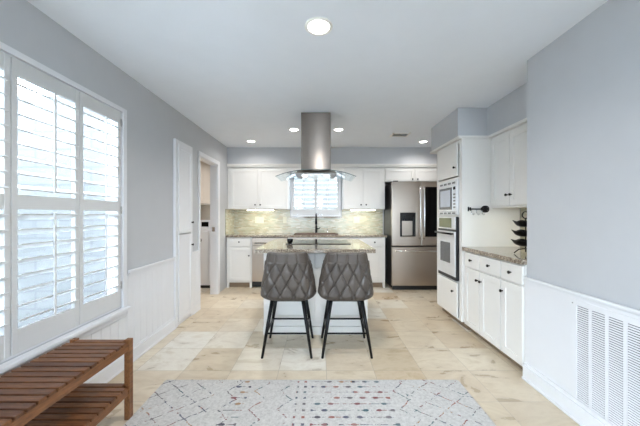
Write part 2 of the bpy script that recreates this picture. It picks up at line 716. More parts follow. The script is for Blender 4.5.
# laundry room beyond the doorway
m = MB()
m.box(-3.3, -3.2, 3.3, 5.75, 0, ZC).box(-3.2, x0, 5.65, 5.75, 0, ZC).box(-3.2, x0, 3.3, 3.4, 0, ZC)
struct('wall_laundry', m, 'beige')
struct('wall_outside_laundry', box(-3.4, XL - TH - 0.001, 3.2, 3.298, -0.14, 2.6), 'siding')

# outdoors: patio and neighbouring house wall
struct('ground_outside', box(-14, 14, -16, 16, -0.3, -0.14), 'concrete')
m = MB().box(-5.9, -5.7, -4, 12, -0.14, 3.3)
m.box(-5.7, -5.62, 1.4, 1.75, -0.14, 3.3).box(-5.7, -5.62, 4.2, 4.55, -0.14, 3.3).box(-5.95, -5.4, -4, 12, 3.3, 3.4)
struct('wall_outside', m, 'siding')
struct('wall_garden', box(-5.6, 6, 9.0, 9.2, -0.14, 3.4), 'garden')


# windows: glass, casing
def casing_left(m, WY0, WY1):
    X0, X1 = XL, XL + 0.02
    m.box(X0, X1, WY1, WY1 + 0.045, WZ0 - 0.02, WZ1 + 0.03, 0.003)
    m.box(X0, X1, WY0 - 0.045, WY0, WZ0 - 0.02, WZ1 + 0.03, 0.003)
    m.box(X0, X1 - 0.001, WY0, WY1, WZ1 - 0.005, WZ1 + 0.03, 0.003)
    m.box(X0, X1 + 0.03, WY0 - 0.06, WY1 + 0.06, WZ0 - 0.035, WZ0 - 0.005, 0.006)
    m.box(X0, X1, WY0 - 0.045, WY1 + 0.045, WZ0 - 0.085, WZ0 - 0.036, 0.003)
    # jamb lining
    m.box(x0, X0, WY0, WY1, WZ0 - 0.001, WZ0 + 0.012)
    m.box(x0, X0, WY0, WY1, WZ1 - 0.012, WZ1 + 0.001)
    m.box(x0, X0, WY0 - 0.001, WY0 + 0.012, WZ0, WZ1)
    m.box(x0, X0, WY1 - 0.012, WY1 + 0.001, WZ0, WZ1)
    # sash bars against the glass
    ym = (WY0 + WY1) / 2
    m.box(x0 + 0.005, x0 + 0.035, ym - 0.03, ym + 0.03, WZ0, WZ1)
    m.box(x0 + 0.005, x0 + 0.035, WY0, WY1, 1.30, 1.35)
    return m


struct('window_1', casing_left(MB(), WY0, WY1), 'trim')
struct('added_window_3', casing_left(MB(), VY0, VY1), 'trim')  # added window out of view, lets in extra daylight
struct('added_window_3_glass', box(x0 + 0.015, x0 + 0.021, VY0 + 0.012, VY1 - 0.012, WZ0 + 0.012, WZ1 - 0.012), 'pane')
struct('window_1_glass', box(x0 + 0.015, x0 + 0.021, WY0 + 0.012, WY1 - 0.012, WZ0 + 0.012, WZ1 - 0.012), 'pane')
m = MB()
m.box(BX0 - 0.004, BX1 + 0.004, YB - 0.03, YB + 0.0, BZ0 - 0.004, BZ0 + 0.03, 0.002)
m.box(BX0 - 0.004, BX0 + 0.03, YB - 0.03, YB, BZ0 + 0.03, BZ1, 0.002)
m.box(BX1 - 0.03, BX1 + 0.004, YB - 0.03, YB, BZ0 + 0.03, BZ1, 0.002)
m.box(BX0, BX1, YB - 0.03, YB, BZ1 - 0.02, BZ1 + 0.02, 0.002)
struct('window_2', m, 'trim')
struct('window_2_glass', box(BX0, BX1, YB + 0.085, YB + 0.09, BZ0, BZ1), 'pane')
struct('windowsill_2', box(BX0 - 0.02, BX1 + 0.03, YB - 0.05, YB - 0.0125, BZ0 - 0.026, BZ0 - 0.005, 0.004), 'granite')
m = MB()
for a, b, z in ((RW[0], RW[1], 0.5), (RW[2], RW[3], 0.0), (RW[4], RW[5], 0.5)):
    m.box(a, a + 0.04, YR - 0.08, YR - 0.02, z, 2.15).box(b - 0.04, b, YR - 0.08, YR - 0.02, z, 2.15).box(a + 0.04, b - 0.04, YR - 0.08, YR - 0.02, 2.11, 2.15)
struct('added_rear_frames', m, 'trim')  # frames of the added rear openings that let in fill light


# wainscot, rails, baseboards
def beadboard(m, f, a0, a1, b0, b1, th=0.012, pitch=0.09):
    a = a0
    while a < a1 - 1e-4:
        e = min(a + pitch, a1)
        m.fbox(f, a, e - 0.003, b0, b1, 0, th, 0.0015)
        m.fbox(f, e - 0.0035, e, b0, b1, 0, th - 0.005)
        a = e


def base_profile(m, f, a0, a1, h=0.125, t0=0.0):
    m.fbox(f, a0, a1, 0, h - 0.025, t0, t0 + 0.02, 0.002)
    m.fbox(f, a0, a1, h - 0.026, h, t0, t0 + 0.012, 0.004)
    m.fbox(f, a0, a1, 0, 0.02, t0 + 0.0195, t0 + 0.03, 0.005)


def rail_profile(m, f, a0, a1, z=0.79, t0=0.0):
    m.fbox(f, a0, a1, z - 0.05, z - 0.02, t0, t0 + 0.008, 0.002)
    m.fbox(f, a0, a1, z - 0.022, z, t0, t0 + 0.02, 0.005)


PY0, PY1 = 3.15, 3.575          # pantry cupboard casing
fl = Fr((XL, 0, 0), (0, 1, 0))
m = MB()
beadboard(m, fl, YR, VY0 - 0.06, 0.1, 0.76)
beadboard(m, fl, VY0 - 0.06, VY1 + 0.06, 0.1, WZ0 - 0.09)
beadboard(m, fl, VY1 + 0.06, WY0 - 0.06, 0.1, 0.76)
beadboard(m, fl, WY0 - 0.06, WY1 + 0.06, 0.1, WZ0 - 0.09)
beadboard(m, fl, WY1 + 0.06, PY0, 0.1, 0.76)
beadboard(m, fl, PY1, DY0 - 0.037, 0.1, 0.76)
struct('trim_1', m, 'trim')
m = MB()
for a, b in ((YR, VY0 - 0.065), (VY1 + 0.065, WY0 - 0.065), (WY1 + 0.062, PY0), (PY1, DY0 - 0.037)):
    rail_profile(m, fl, a, b, 0.795, 0.012)
struct('trim_2', m, 'trim')
m = MB()
for a, b in ((YR, PY0), (PY1, DY0 - 0.037)):
    base_profile(m, fl, a, b, 0.13, 0.008)
struct('baseboard_left', m, 'trim')

fr = Fr((XR, 2.19, 0), (0, -1, 0))
m = MB().fbox(fr, 0.0, 5.19, 0.0, 0.75, 0, 0.014)
struct('trim_3', m, 'trim')
m = MB()
rail_profile(m, fr, 0.0, 5.19, 0.787, 0.008)
struct('trim_4', m, 'trim')
m = MB()
base_profile(m, fr, 0.0, 5.19, 0.13, 0.014)
struct('baseboard_right', m, 'trim')

# doorway casing to the laundry
m = MB()
m.fbox(fl, DY0 - 0.035, DY0 + 0.004, 0, DZ1 + 0.06, 0, 0.018, 0.004)
m.fbox(fl, DY1 - 0.004, DY1 + 0.075, 0, DZ1 + 0.06, 0, 0.018, 0.004)
m.fbox(fl, DY0, DY1, DZ1 - 0.004, DZ1 + 0.06, 0, 0.017, 0.004)
m.fbox(fl, DY0 - 0.001, DY0 + 0.012, 0, DZ1, -TH, 0.0)
m.fbox(fl, DY1 - 0.012, DY1 + 0.001, 0, DZ1, -TH, 0.0)
m.fbox(fl, DY0, DY1, DZ1 - 0.012, DZ1 + 0.001, -TH, 0.0)
struct('door_1', m, 'trim')
one('strike_plate', MB().box(-1.70, -1.66, DY1 - 0.0145, DY1 - 0.0122, 1.0, 1.07, 0.0), 'chrome', 'small metal strike plate on the laundry doorway jamb', 'strike plate')

# crown above the cabinets
def crown(m, f, a0, a1, z0=2.105, t=0.03):
    m.fbox(f, a0, a1, z0, z0 + 0.02, 0, t * 0.5, 0.002)
    m.prism([f.p(a0, z0 + 0.015, 0), f.p(a0, z0 + 0.015, t * 0.6), f.p(a0, z0 + 0.04, t), f.p(a0, z0 + 0.052, t), f.p(a0, z0 + 0.052, 0)], f.u * (a1 - a0))


m = MB()
crown(m, Fr((XL, 5.0, 0), (1, 0, 0)), 0, XN - XL)
struct('trim_5', m, 'cab')
m = MB()
m.box(1.520, XN - 0.005, 3.105, 3.925, 2.1005, 2.1295, 0.004)
m.box(1.845, XN - 0.005, 2.192, 3.1045, 2.1005, 2.1295, 0.004)
struct('trim_6', m, 'cab')

# backsplash
m = MB()
m.box(XL, 1.20, YB - 0.012, YB, 0.915, BZ0 - 0.026)
m.box(XL, BX0 - 0.02, YB - 0.012, YB, BZ0 - 0.026, 1.365).box(BX1 + 0.03, 1.20, YB - 0.012, YB, BZ0 - 0.026, 1.365)
m.box(XL, XL + 0.012, 4.89, YB - 0.012, 0.915, 1.365)
struct('wall_backsplash', m, 'mosaic')
struct('wall_backsplash_nook', box(XN - 0.012, XN, 2.19, 3.108, 0.915, 1.345), 'mosaic')

# ------------------------------------------------------------------ plantation shutters
def shutter_panel(f, a0, a1, bands, b0, b1, pitch, depth, stile, tilts, label, group, rods, mid=None):
    """framed louvre panel in frame f; bands = louvre zones (z0, z1)"""
    t = thing('plantation_shutter', label, 'shutter', tuple(f.p((a0 + a1) / 2, b0, 0)), group)
    m = MB()
    th = 0.028
    m.fbox(f, a0, a0 + stile, b0, b1, -th / 2, th / 2, 0.003)
    m.fbox(f, a1 - stile, a1, b0, b1, -th / 2, th / 2, 0.003)
    edges = [b0] + [v for z in bands for v in z] + [b1]
    for i in range(0, len(edges), 2):
        m.fbox(f, a0 + stile - 0.001, a1 - stile + 0.001, edges[i], edges[i + 1], -th / 2 + 0.001, th / 2 - 0.001, 0.003)
    m.build('frame', 'shutter', t)
    for (z0, z1), tilt in zip(bands, tilts):
        m = MB()
        n = max(2, int(round((z1 - z0) / pitch)))
        p = (z1 - z0) / n
        for i in range(n):
            zc = z0 + p * (i + 0.5)
            pts = []
            for k in range(16):
                q = 2 * PI * (k + 0.5) / 16
                w, h = depth / 2 * math.copysign(abs(math.cos(q)) ** 0.35, math.cos(q)), 0.0052 * math.copysign(abs(math.sin(q)) ** 0.6, math.sin(q))
                pts.append(f.p(a0 + stile - 0.004, zc + w * math.sin(tilt) + h * math.cos(tilt), w * math.cos(tilt) - h * math.sin(tilt)))
            m.prism(pts, f.u * (a1 - a0 - 2 * stile + 0.008))
        m.build('louvers', 'shutter', t)
        if rods:
            ac = (a0 + a1) / 2
            c = depth / 2 * math.cos(tilt) + 0.004
            MB().fbox(f, ac - 0.006, ac + 0.006, z0 + 0.02, z1 - 0.015, c, c + 0.010, 0.002).build('tilt_rod', 'shutter', t)
    return t


fw = Fr((XL - 0.004, 0, 0), (0, 1, 0))
ys = [0.645, 1.062, 1.488, 1.912, 2.31]
which = ['louvered white shutter panel at the near end of the tall window', 'louvered white shutter panel cut by the left edge of the picture',
         'louvered white shutter panel above the wooden bench, middle of the window', 'louvered white shutter panel nearest the tall pantry cupboard']
for i in range(4):
    t = shutter_panel(fw, ys[i] + 0.002, ys[i + 1] - 0.002, [(0.645, 1.29), (1.37, 2.005)], 0.5185, 2.0915, 0.0805, 0.080, 0.031,
                      (math.radians(22), math.radians(-20)), which[i], 'shutter panels of the tall window', True)
    if i == 3:
        for z in (0.66, 1.27, 1.98):
            MB().fbox(fw, ys[4] - 0.002, ys[4] + 0.006, z, z + 0.06, 0.012, 0.019).build('hinge', 'chrome', t)
fb = Fr((0, YB - 0.005, 0), (1, 0, 0))
shutter_panel(fb, BX0 + 0.032, -0.071, [(1.375, 2.0)], BZ0 + 0.032, BZ1 - 0.022, 0.095, 0.07, 0.03, (math.radians(-18),), 'small louvered shutter at the sink window, left of the faucet', 'shutters of the sink window', True)
shutter_panel(fb, -0.068, BX1 - 0.032, [(1.375, 2.0)], BZ0 + 0.032, BZ1 - 0.022, 0.095, 0.07, 0.03, (math.radians(-18),), 'small louvered shutter at the sink window, right of the faucet', 'shutters of the sink window', True)

# ------------------------------------------------------------------ back wall kitchen run
YU, YF = 5.02, 4.92            # faces of wall cabinets and base cabinets
fu = Fr((0, YU, 0), (1, 0, 0))
fbz = Fr((0, YF, 0), (1, 0, 0))


def wall_cab(x0, x1, z0, z1, d0, d1, label, kz, dz0=None, dz1=None, flush=0.0, kgap=0.045):
    t = thing('wall_cabinet', label, 'cabinet', ((x0 + x1) / 2, YB - 0.02, z0))
    box(x0, x1, YU, YB - 0.014, z0, z1, bevel=0.002).build('body', 'cab', t)
    mid = (d0 + d1) / 2
    dz0, dz1 = dz0 or z0 + 0.01, dz1 or z1 - 0.03
    shaker(fu, d0, mid - 0.002, dz0, dz1, t, knob_at=(mid - kgap, kz))
    shaker(fu, mid + 0.002, d1, dz0, dz1, t, knob_at=(mid + kgap, kz))
    return t


wall_cab(XL + 0.002, -0.55, 1.362, 2.105, -1.565, -0.605, 'white two-door wall cabinet beside the laundry doorway', 1.44)
wall_cab(0.425, 1.155, 1.362, 2.105, 0.43, 1.12, 'white two-door wall cabinet between the sink window and the fridge', 1.44)
wall_cab(1.158, XN - 0.004, 1.845, 2.105, 1.17, 2.19, 'short white cabinet above the stainless refrigerator', 1.89)
one('valance_board', MB().box(-0.548, 0.423, YU - 0.005, YU + 0.015, 2.03, 2.103, 0.002), 'cab', 'cream valance board above the sink window behind the range hood', 'valance')


def base_cab(x0, x1, label, fronts, feet=True):
    t = thing('base_cabinet', label, 'cabinet', ((x0 + x1) / 2, YF + 0.25, 0))
    box(x0, x1, YF, YB - 0.014, 0.09, 0.872).build('body', 'cab', t)
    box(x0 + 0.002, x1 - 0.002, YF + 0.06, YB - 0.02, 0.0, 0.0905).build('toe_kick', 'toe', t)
    if feet:
        for a in (x0, x1 - 0.04):
            MB().box(a, a + 0.04, YF - 0.002, YF + 0.05, 0.0, 0.0895, 0.003).build('foot', 'cab', t)
    for fn in fronts:
        fn(t)
    return t


base_cab(XL + 0.014, -1.172, 'narrow white base cabinet left of the dishwasher', [
    lambda t: slab_front(fbz, -1.585, -1.195, 0.72, 0.86, t, 'drawer', knob_at=(-1.385, 0.795)),
    lambda t: shaker(fbz, -1.585, -1.195, 0.12, 0.705, t, knob_at=(-1.215, 0.56))])
base_cab(-0.545, 0.50, 'white sink base cabinet under the faucet, behind the island', [
    lambda t: slab_front(fbz, -0.53, -0.025, 0.72, 0.86, t, 'drawer_front'),
    lambda t: slab_front(fbz, -0.02, 0.485, 0.72, 0.86, t, 'drawer_front'),
    lambda t: shaker(fbz, -0.53, -0.025, 0.12, 0.705, t, knob_at=(-0.07, 0.62)),
    lambda t: shaker(fbz, -0.02, 0.485, 0.12, 0.705, t, knob_at=(0.025, 0.62))])
base_cab(0.503, 1.135, 'white base cabinet beside the refrigerator', [
    lambda t: slab_front(fbz, 0.52, 1.085, 0.72, 0.86, t, 'drawer', knob_at=(0.95, 0.79)),
    lambda t: shaker(fbz, 0.52, 1.085, 0.12, 0.705, t, knob_at=(0.57, 0.62))])

# dishwasher
t = thing('dishwasher', 'stainless dishwasher under the back counter', 'dishwasher', (-0.85, 5.1, 0))
box(-1.168, -0.55, YF + 0.01, YB - 0.05, 0.02, 0.868).build('body', 'plastic_black', t)
MB().fbox(fbz, -1.167, -0.553, 0.11, 0.73, -0.01, 0.018, 0.004).build('door', 'steel', t)
MB().fbox(fbz, -1.167, -0.553, 0.735, 0.865, -0.01, 0.018, 0.004).build('control_panel', 'steel', t)
m = MB().tube([fbz.p(-1.11, 0.775, 0.06), fbz.p(-0.585, 0.775, 0.06)], 0.012, 12)
for a in (-1.09, -0.605):
    m.tube([fbz.p(a, 0.775, 0.015), fbz.p(a, 0.775, 0.06)], 0.009, 8)
m.build('handle', 'steel_lite', t)

# countertop with sink cut-out
SX0, SX1, SY0, SY1 = -0.43, 0.31, 4.98, 5.30
Z0, Z1 = 0.874, 0.914
m = MB()
cx0, cx1, cy0, cy1 = XL + 0.013, 1.165, 4.89, YB - 0.013
m.box(cx0, SX0, cy0, cy1, Z0, Z1, 0.003).box(SX1, cx1, cy0, cy1, Z0, Z1, 0.003)
m.box(SX0 - 0.004, SX1 + 0.004, cy0, SY0, Z0, Z1, 0.003).box(SX0 - 0.004, SX1 + 0.004, SY1, cy1, Z0, Z1, 0.003)
one('back_countertop', m, 'granite', 'long speckled granite countertop under the sink window', 'countertop')
# sink
t = thing('kitchen_sink', 'drop-in sink with brown rim below the sink window', 'sink', (-0.06, 5.11, 0.75))
m = MB()
m.box(SX0 - 0.02, SX0 + 0.012, SY0 - 0.02, SY1 + 0.012, 0.915, 0.928, 0.004).box(SX1 - 0.012, SX1 + 0.02, SY0 - 0.02, SY1 + 0.012, 0.915, 0.928, 0.004)
m.box(SX0 - 0.02, SX1 + 0.02, SY0 - 0.02, SY0 + 0.012, 0.915, 0.928, 0.004).box(SX0 - 0.02, SX1 + 0.02, SY1 - 0.012, SY1 + 0.02, 0.915, 0.928, 0.004)
M['sink'] = plain('brown_composite', C(120, 96, 78), 0.35)
m.build('rim', 'sink', t)
m = MB()
b = 0.006
m.box(SX0 + 0.002, SX0 + 0.002 + b, SY0 + 0.002, SY1 - 0.002, 0.876, 0.92).box(SX1 - 0.002 - b, SX1 - 0.002, SY0 + 0.002, SY1 - 0.002, 0.876, 0.92)
m.box(SX0 + 0.002, SX1 - 0.002, SY0 + 0.002, SY0 + 0.002 + b, 0.876, 0.92).box(SX0 + 0.002, SX1 - 0.002, SY1 - 0.002 - b, SY1 - 0.002, 0.876, 0.92)
m.box(SX0 + 0.002, SX1 - 0.002, SY0 + 0.002, SY1 - 0.002, 0.8745, 0.879)
m.build('basin', 'sink', t)
# faucet
FX, FY = -0.062, 5.35
t = thing('kitchen_faucet', 'black pull-down kitchen faucet standing behind the sink', 'faucet', (FX, FY, 0.914))
MB().lathe([(0, 0), (0.028, 0), (0.028, 0.008), (0.022, 0.012), (0.02, 0.06), (0.019, 0.15), (0.0, 0.15)], (FX, FY, 0.9145), (0, 0, 1), 20).build('base', 'black', t)
pts = [(FX, FY, 1.06), (FX, FY, 1.20)]
for k in range(1, 11):
    q = PI * k / 10
    pts.append((FX, FY - 0.085 + 0.085 * math.cos(q), 1.20 + 0.085 * math.sin(q)))
MB().tube(pts, 0.012, 12).build('spout', 'black', t)
MB().lathe([(0, 0), (0.014, 0), (0.018, 0.03), (0.022, 0.11), (0.019, 0.118), (0, 0.118)], (FX, FY - 0.17, 1.205), (0, 0, -1), 18).build('spray_head', 'black', t)
MB().tube([(FX + 0.018, FY, 1.0), (FX + 0.055, FY, 1.005), (FX + 0.075, FY - 0.01, 1.03)], [0.013, 0.009, 0.007], 10).build('lever', 'black', t)
t = thing('soap_dispenser', 'slim chrome soap dispenser beside the black faucet', 'soap dispenser', (0.15, 5.345, 0.914))
MB().lathe([(0, 0), (0.018, 0), (0.016, 0.012), (0.008, 0.02), (0.008, 0.075), (0, 0.075)], (0.15, 5.345, 0.9145), (0, 0, 1), 14).build('base', 'chrome', t)
MB().tube([(0.15, 5.345, 0.985), (0.15, 5.345, 1.0), (0.15, 5.31, 1.006), (0.15, 5.275, 0.998)], 0.006, 8).build('spout', 'chrome', t)

# wall plates on the backsplash
def wall_plate(xc, w, gangs, z, label, name):
    t = thing(name, label, 'wall plate', (xc, YB - 0.0125, z))
    MB().box(xc - w / 2, xc + w / 2, YB - 0.019, YB - 0.0125, z - 0.06, z + 0.06, 0.002).build('plate', 'plate', t)
    for g in range(gangs):
        a = xc + (g - (gangs - 1) / 2) * 0.046
        MB().box(a - 0.017, a + 0.017, YB - 0.023, YB - 0.0185, z - 0.034, z + 0.034, 0.0015).build('rocker', 'plate', t)


wall_plate(-1.14, 0.165, 3, 1.165, 'wide white switch plate on the backsplash under the lit wall cabinet', 'switch_plate')
wall_plate(-0.655, 0.07, 1, 1.165, 'narrow white wall plate left of the sink window', 'outlet_plate')
wall_plate(0.70, 0.115, 2, 1.165, 'white wall plate on the backsplash right of the sink window', 'outlet_plate')

# under-cabinet strip lights
def strip(x0, x1, y0, y1, z, label, ax):
    t = thing('strip_light', label, 'light', ((x0 + x1) / 2, (y0 + y1) / 2, z), 'strip lights under the wall cabinets')
    box(x0, x1, y0, y1, z - 0.012, z - 0.0015).build('housing', 'white_plastic', t)
    e = 0.006
    box(x0 + e, x1 - e, y0 + e, y1 - e, z - 0.022, z - 0.0125).build('lens', 'strip', t)
    d = bpy.data.lights.new('strip_glow', 'AREA')
    d.shape = 'RECTANGLE'
    d.size, d.size_y = (x1 - x0 - 0.02), (y1 - y0 - 0.02)
    d.energy = STRIP_POWER
    d.color = (0.96, 1.0, 0.86)
    o = bpy.data.objects.new('strip_glow', d)
    COL.objects.link(o)
    o.parent = t
    o.location = (0, 0, -0.024)


strip(-1.30, -0.82, 5.07, 5.15, 1.362, 'lit strip light under the wall cabinet by the laundry doorway', 0)
strip(0.56, 1.0, 5.07, 5.15, 1.362, 'lit strip light under the wall cabinet beside the fridge', 0)
strip(2.06, 2.13, 2.31, 2.62, 1.335, 'strip light under the wall cabinet beside the oven tower', 1)

# ------------------------------------------------------------------ refrigerator
RX0, RX1, RY = 1.212, 2.19, 4.75
ff = Fr((0, RY, 0), (1, 0, 0))
t = thing('refrigerator', 'stainless french door refrigerator with ice dispenser and dark glass panel', 'refrigerator', (1.7, 5.05, 0))
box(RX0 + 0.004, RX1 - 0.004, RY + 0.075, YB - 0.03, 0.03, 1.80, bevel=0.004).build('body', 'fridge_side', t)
box(RX0 + 0.02, RX1 - 0.02, RY + 0.04, RY + 0.074, 0.0, 0.075).build('kick_plate', 'plastic_black', t)
mid = 1.703
m = MB()
d0, d1 = 0.745, 1.82
DX0, DX1, DZ0, DZT = 1.35, 1.61, 0.90, 1.30
m.fbox(ff, RX0, DX0, d0, d1, -0.07, 0, 0.006).fbox(ff, DX1, mid - 0.003, d0, d1, -0.07, 0, 0.006)
m.fbox(ff, DX0 - 0.008, DX1 + 0.008, d0, DZ0, -0.07, -0.0004, 0.003).fbox(ff, DX0 - 0.008, DX1 + 0.008, DZT, d1, -0.07, -0.0004, 0.003)
m.fbox(ff, DX0 - 0.008, DX1 + 0.008, DZ0, DZT, -0.07, -0.06)
ld = m.build('door', 'steel', t)
m = MB()
m.fbox(ff, DX0, DX1, DZT - 0.07, DZT, -0.058, 0.003, 0.003).fbox(ff, DX0, DX0 + 0.03, DZ0, DZT - 0.06, -0.058, 0.002, 0.003)
m.fbox(ff, DX1 - 0.03, DX1, DZ0, DZT - 0.06, -0.058, 0.002, 0.003).fbox(ff, DX0 + 0.02, DX1 - 0.02, DZ0, DZT - 0.06, -0.058, -0.05)
m.fbox(ff, DX0 + 0.08, DX1 - 0.08, DZT - 0.13, DZT - 0.069, -0.05, -0.005, 0.004)
dp = m.build('dispenser', 'plastic_black', ld)
MB().fbox(ff, DX0 + 0.04, DX1 - 0.04, DZ0 + 0.012, DZT - 0.14, -0.049, -0.035, 0.004).build('paddle', 'steel', ld)
rd = MB().fbox(ff, mid + 0.003, RX1, d0, d1, -0.07, 0, 0.008).build('door', 'steel', t)
MB().fbox(ff, 1.768, RX1 - 0.05, 0.895, 1.73, 0.0005, 0.006, 0.003).build('glass_panel', 'black_glass', rd)
dr = MB().fbox(ff, RX0, RX1, 0.075, 0.725, -0.07, 0, 0.008).build('freezer_drawer', 'steel', t)


def bar_handle(pts_fn, z0, z1, parent):
    pts = []
    for k in range(13):
        s = k / 12
        pts.append(pts_fn(s, 0.022 + 0.036 * math.sin(PI * s) ** 0.6))
    m = MB().tube(pts, 0.013, 12)
    m.tube([pts_fn(0.015, 0.0), pts_fn(0.015, 0.03)], 0.012, 10).tube([pts_fn(0.985, 0), pts_fn(0.985, 0.03)], 0.012, 10)
    m.build('handle', 'steel_lite', parent)


bar_handle(lambda s, d: ff.p(mid - 0.032, 0.86 + 0.87 * s, d), 0, 0, ld)
bar_handle(lambda s, d: ff.p(mid + 0.036, 0.86 + 0.87 * s, d), 0, 0, rd)
bar_handle(lambda s, d: ff.p(RX0 + 0.05 + (RX1 - RX0 - 0.10) * s, 0.66, d), 0, 0, dr)
for a in (RX0 + 0.03, RX1 - 0.11):
    MB().box(a, a + 0.08, RY + 0.03, RY + 0.16, 1.8205, 1.838, 0.004).build('hinge_cover', 'plastic_black', t)

# ------------------------------------------------------------------ oven tower
TX, TY0, TY1 = 1.56, 3.112, 3.77
ft = Fr((TX, TY1, 0), (0, -1, 0))
TW = TY1 - TY0
t = thing('oven_cabinet', 'tall white cabinet tower holding the wall oven and microwave', 'cabinet', (1.88, 3.44, 0))
m = MB()
m.box(TX, XN - 0.014, TY0, TY0 + 0.06, 0.085, 2.10, 0.002).box(TX, XN - 0.014, TY1 - 0.05, TY1, 0.085, 2.10, 0.002)
for z0, z1 in ((0.085, 0.11), (0.49, 0.515), (1.235, 1.258), (1.665, 1.69), (2.06, 2.10)):
    m.box(TX + 0.0005, XN - 0.02, TY0 + 0.058, TY1 - 0.048, z0, z1)
m.box(XN - 0.03, XN - 0.015, TY0 + 0.01, TY1 - 0.01, 0.09, 2.09)
m.build('body', 'cab', t)
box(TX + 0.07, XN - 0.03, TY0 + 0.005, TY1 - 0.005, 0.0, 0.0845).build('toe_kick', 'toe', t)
slab_front(ft, 0.075, 0.585, 1.70, 2.075, t, 'door', knob_at=(0.545, 1.80))
slab_front(ft, 0.065, 0.585, 0.10, 0.497, t, 'drawer', knob_at=(0.50, 0.385))

t = thing('microwave', 'built-in white microwave above the wall oven', 'microwave', (1.8, 3.44, 1.26))
box(TX + 0.01, XN - 0.2, TY0 + 0.08, TY1 - 0.06, 1.2595, 1.66).build('body', 'plastic_black', t)
m = MB()
u0, u1 = 0.105, 0.59
m.fbox(ft, u0, u1, 1.262, 1.30, -0.008, 0.016, 0.002).fbox(ft, u0, u1, 1.605, 1.662, -0.008, 0.016, 0.002)
m.fbox(ft, u0, u0 + 0.02, 1.30, 1.605, -0.008, 0.016, 0.002).fbox(ft, u1 - 0.02, u1, 1.30, 1.605, -0.008, 0.016, 0.002)
fm = m.build('trim_kit', 'oven_face', t)
m = MB()
for z0, z1 in ((1.272, 1.29), (1.62, 1.642)):
    for k in range(4):
        a = u0 + 0.035 + k * 0.108
        m = MB()
        for j in range(5):
            m.fbox(ft, a + j * 0.016, a + j * 0.016 + 0.009, z0, z1, 0.0161, 0.0175)
        m.build('vent_slots', 'plastic_black', fm)
md = MB().fbox(ft, u0 + 0.022, u1 - 0.10, 1.302, 1.603, -0.006, 0.024, 0.004).build('door', 'oven_face', t)
MB().fbox(ft, u0 + 0.035, u1 - 0.112, 1.322, 1.583, 0.0242, 0.028, 0.003).build('window_surround', 'dark_glass', md)
M['mw_reflection'] = plain('microwave_reflection', C(190, 195, 202), 0.12, 0.4)  # pale tone is a reflection painted into the window
MB().fbox(ft, u0 + 0.065, u1 - 0.15, 1.355, 1.555, 0.0282, 0.030, 0.001).build('window', 'mw_reflection', md)
cp = MB().fbox(ft, u1 - 0.098, u1 - 0.022, 1.302, 1.603, -0.006, 0.022, 0.003).build('control_panel', 'oven_face', t)
MB().fbox(ft, u1 - 0.088, u1 - 0.032, 1.55, 1.585, 0.0222, 0.024).build('display', 'black_glass', cp)
m = MB()
for i in range(3):
    for j in range(5):
        m.fbox(ft, u1 - 0.086 + i * 0.019, u1 - 0.072 + i * 0.019, 1.34 + j * 0.037, 1.358 + j * 0.037, 0.0222, 0.0238)
m.build('buttons', 'cab_in', cp)

t = thing('wall_oven', 'built-in wall oven with pale door and dark control window', 'oven', (1.8, 3.44, 0.52))
m = MB().box(TX + 0.01, XN - 0.12, TY0 + 0.08, TY1 - 0.07, 0.518, 1.232)
m.fbox(ft, 0.11, 0.588, 0.517, 1.240, 0.0008, 0.030, 0.002)
m.build('body', 'plastic_black', t)
pn = MB().fbox(ft, 0.112, 0.584, 1.095, 1.238, 0.0302, 0.040, 0.002).build('control_panel', 'oven_face', t)
M['oven_reflection'] = plain('oven_reflection', C(120, 124, 100), 0.08, 0.3)  # greenish tone stands for a reflection, put into the base colour
MB().fbox(ft, 0.17, 0.50, 1.112, 1.225, 0.0402, 0.043, 0.001).build('display', 'oven_reflection', pn)
od = MB().fbox(ft, 0.112, 0.584, 0.56, 1.07, 0.0302, 0.042, 0.003).build('door', 'oven_face', t)
MB().fbox(ft, 0.21, 0.47, 0.70, 0.94, 0.0422, 0.045, 0.001).build('window', 'dark_glass', od)
m = MB().tube([ft.p(0.13, 1.045, 0.075), ft.p(0.565, 1.045, 0.075)], 0.011, 12)
for a in (0.15, 0.545):
    m.tube([ft.p(a, 1.045, 0.041), ft.p(a, 1.045, 0.075)], 0.009, 8)
m.build('handle', 'black', od)

# key shaped hook rack on the tower's side
HY = TY0 - 0.0015
t = thing('key_rack', 'black key shaped hook rack on the side of oven tower', 'hook rack', (1.73, HY, 1.325))
m = MB()
m.box(1.625, 1.79, HY - 0.012, HY, 1.318, 1.332, 0.003)
m.box(1.622, 1.634, HY - 0.012, HY, 1.300, 1.350, 0.002).box(1.644, 1.654, HY - 0.012, HY, 1.305, 1.345, 0.002)
m.box(1.765, 1.775, HY - 0.014, HY, 1.308, 1.342, 0.002)
for rr, q0 in ((0.040, 0), ):
    pts = [(1.812 + 0.036 * math.cos(a), HY - 0.007, 1.325 + 0.036 * math.sin(a) * (1 + 0.12 * math.cos(2 * a))) for a in [2 * PI * k / 28 for k in range(28)]]
    m.tube(pts, 0.007, 8, closed=True)
m.prism([(1.772, HY - 0.009, 1.325), (1.812, HY - 0.009, 1.290), (1.848, HY - 0.009, 1.325), (1.812, HY - 0.009, 1.360)], (0, 0.005, 0))
for a in (0, PI / 2, PI / 4, 3 * PI / 4):
    m.tube([(1.812 - 0.033 * math.cos(a), HY - 0.007, 1.325 - 0.033 * math.sin(a)), (1.812 + 0.033 * math.cos(a), HY - 0.007, 1.325 + 0.033 * math.sin(a))], 0.004, 6)
m.build('key_plate', 'black', t)
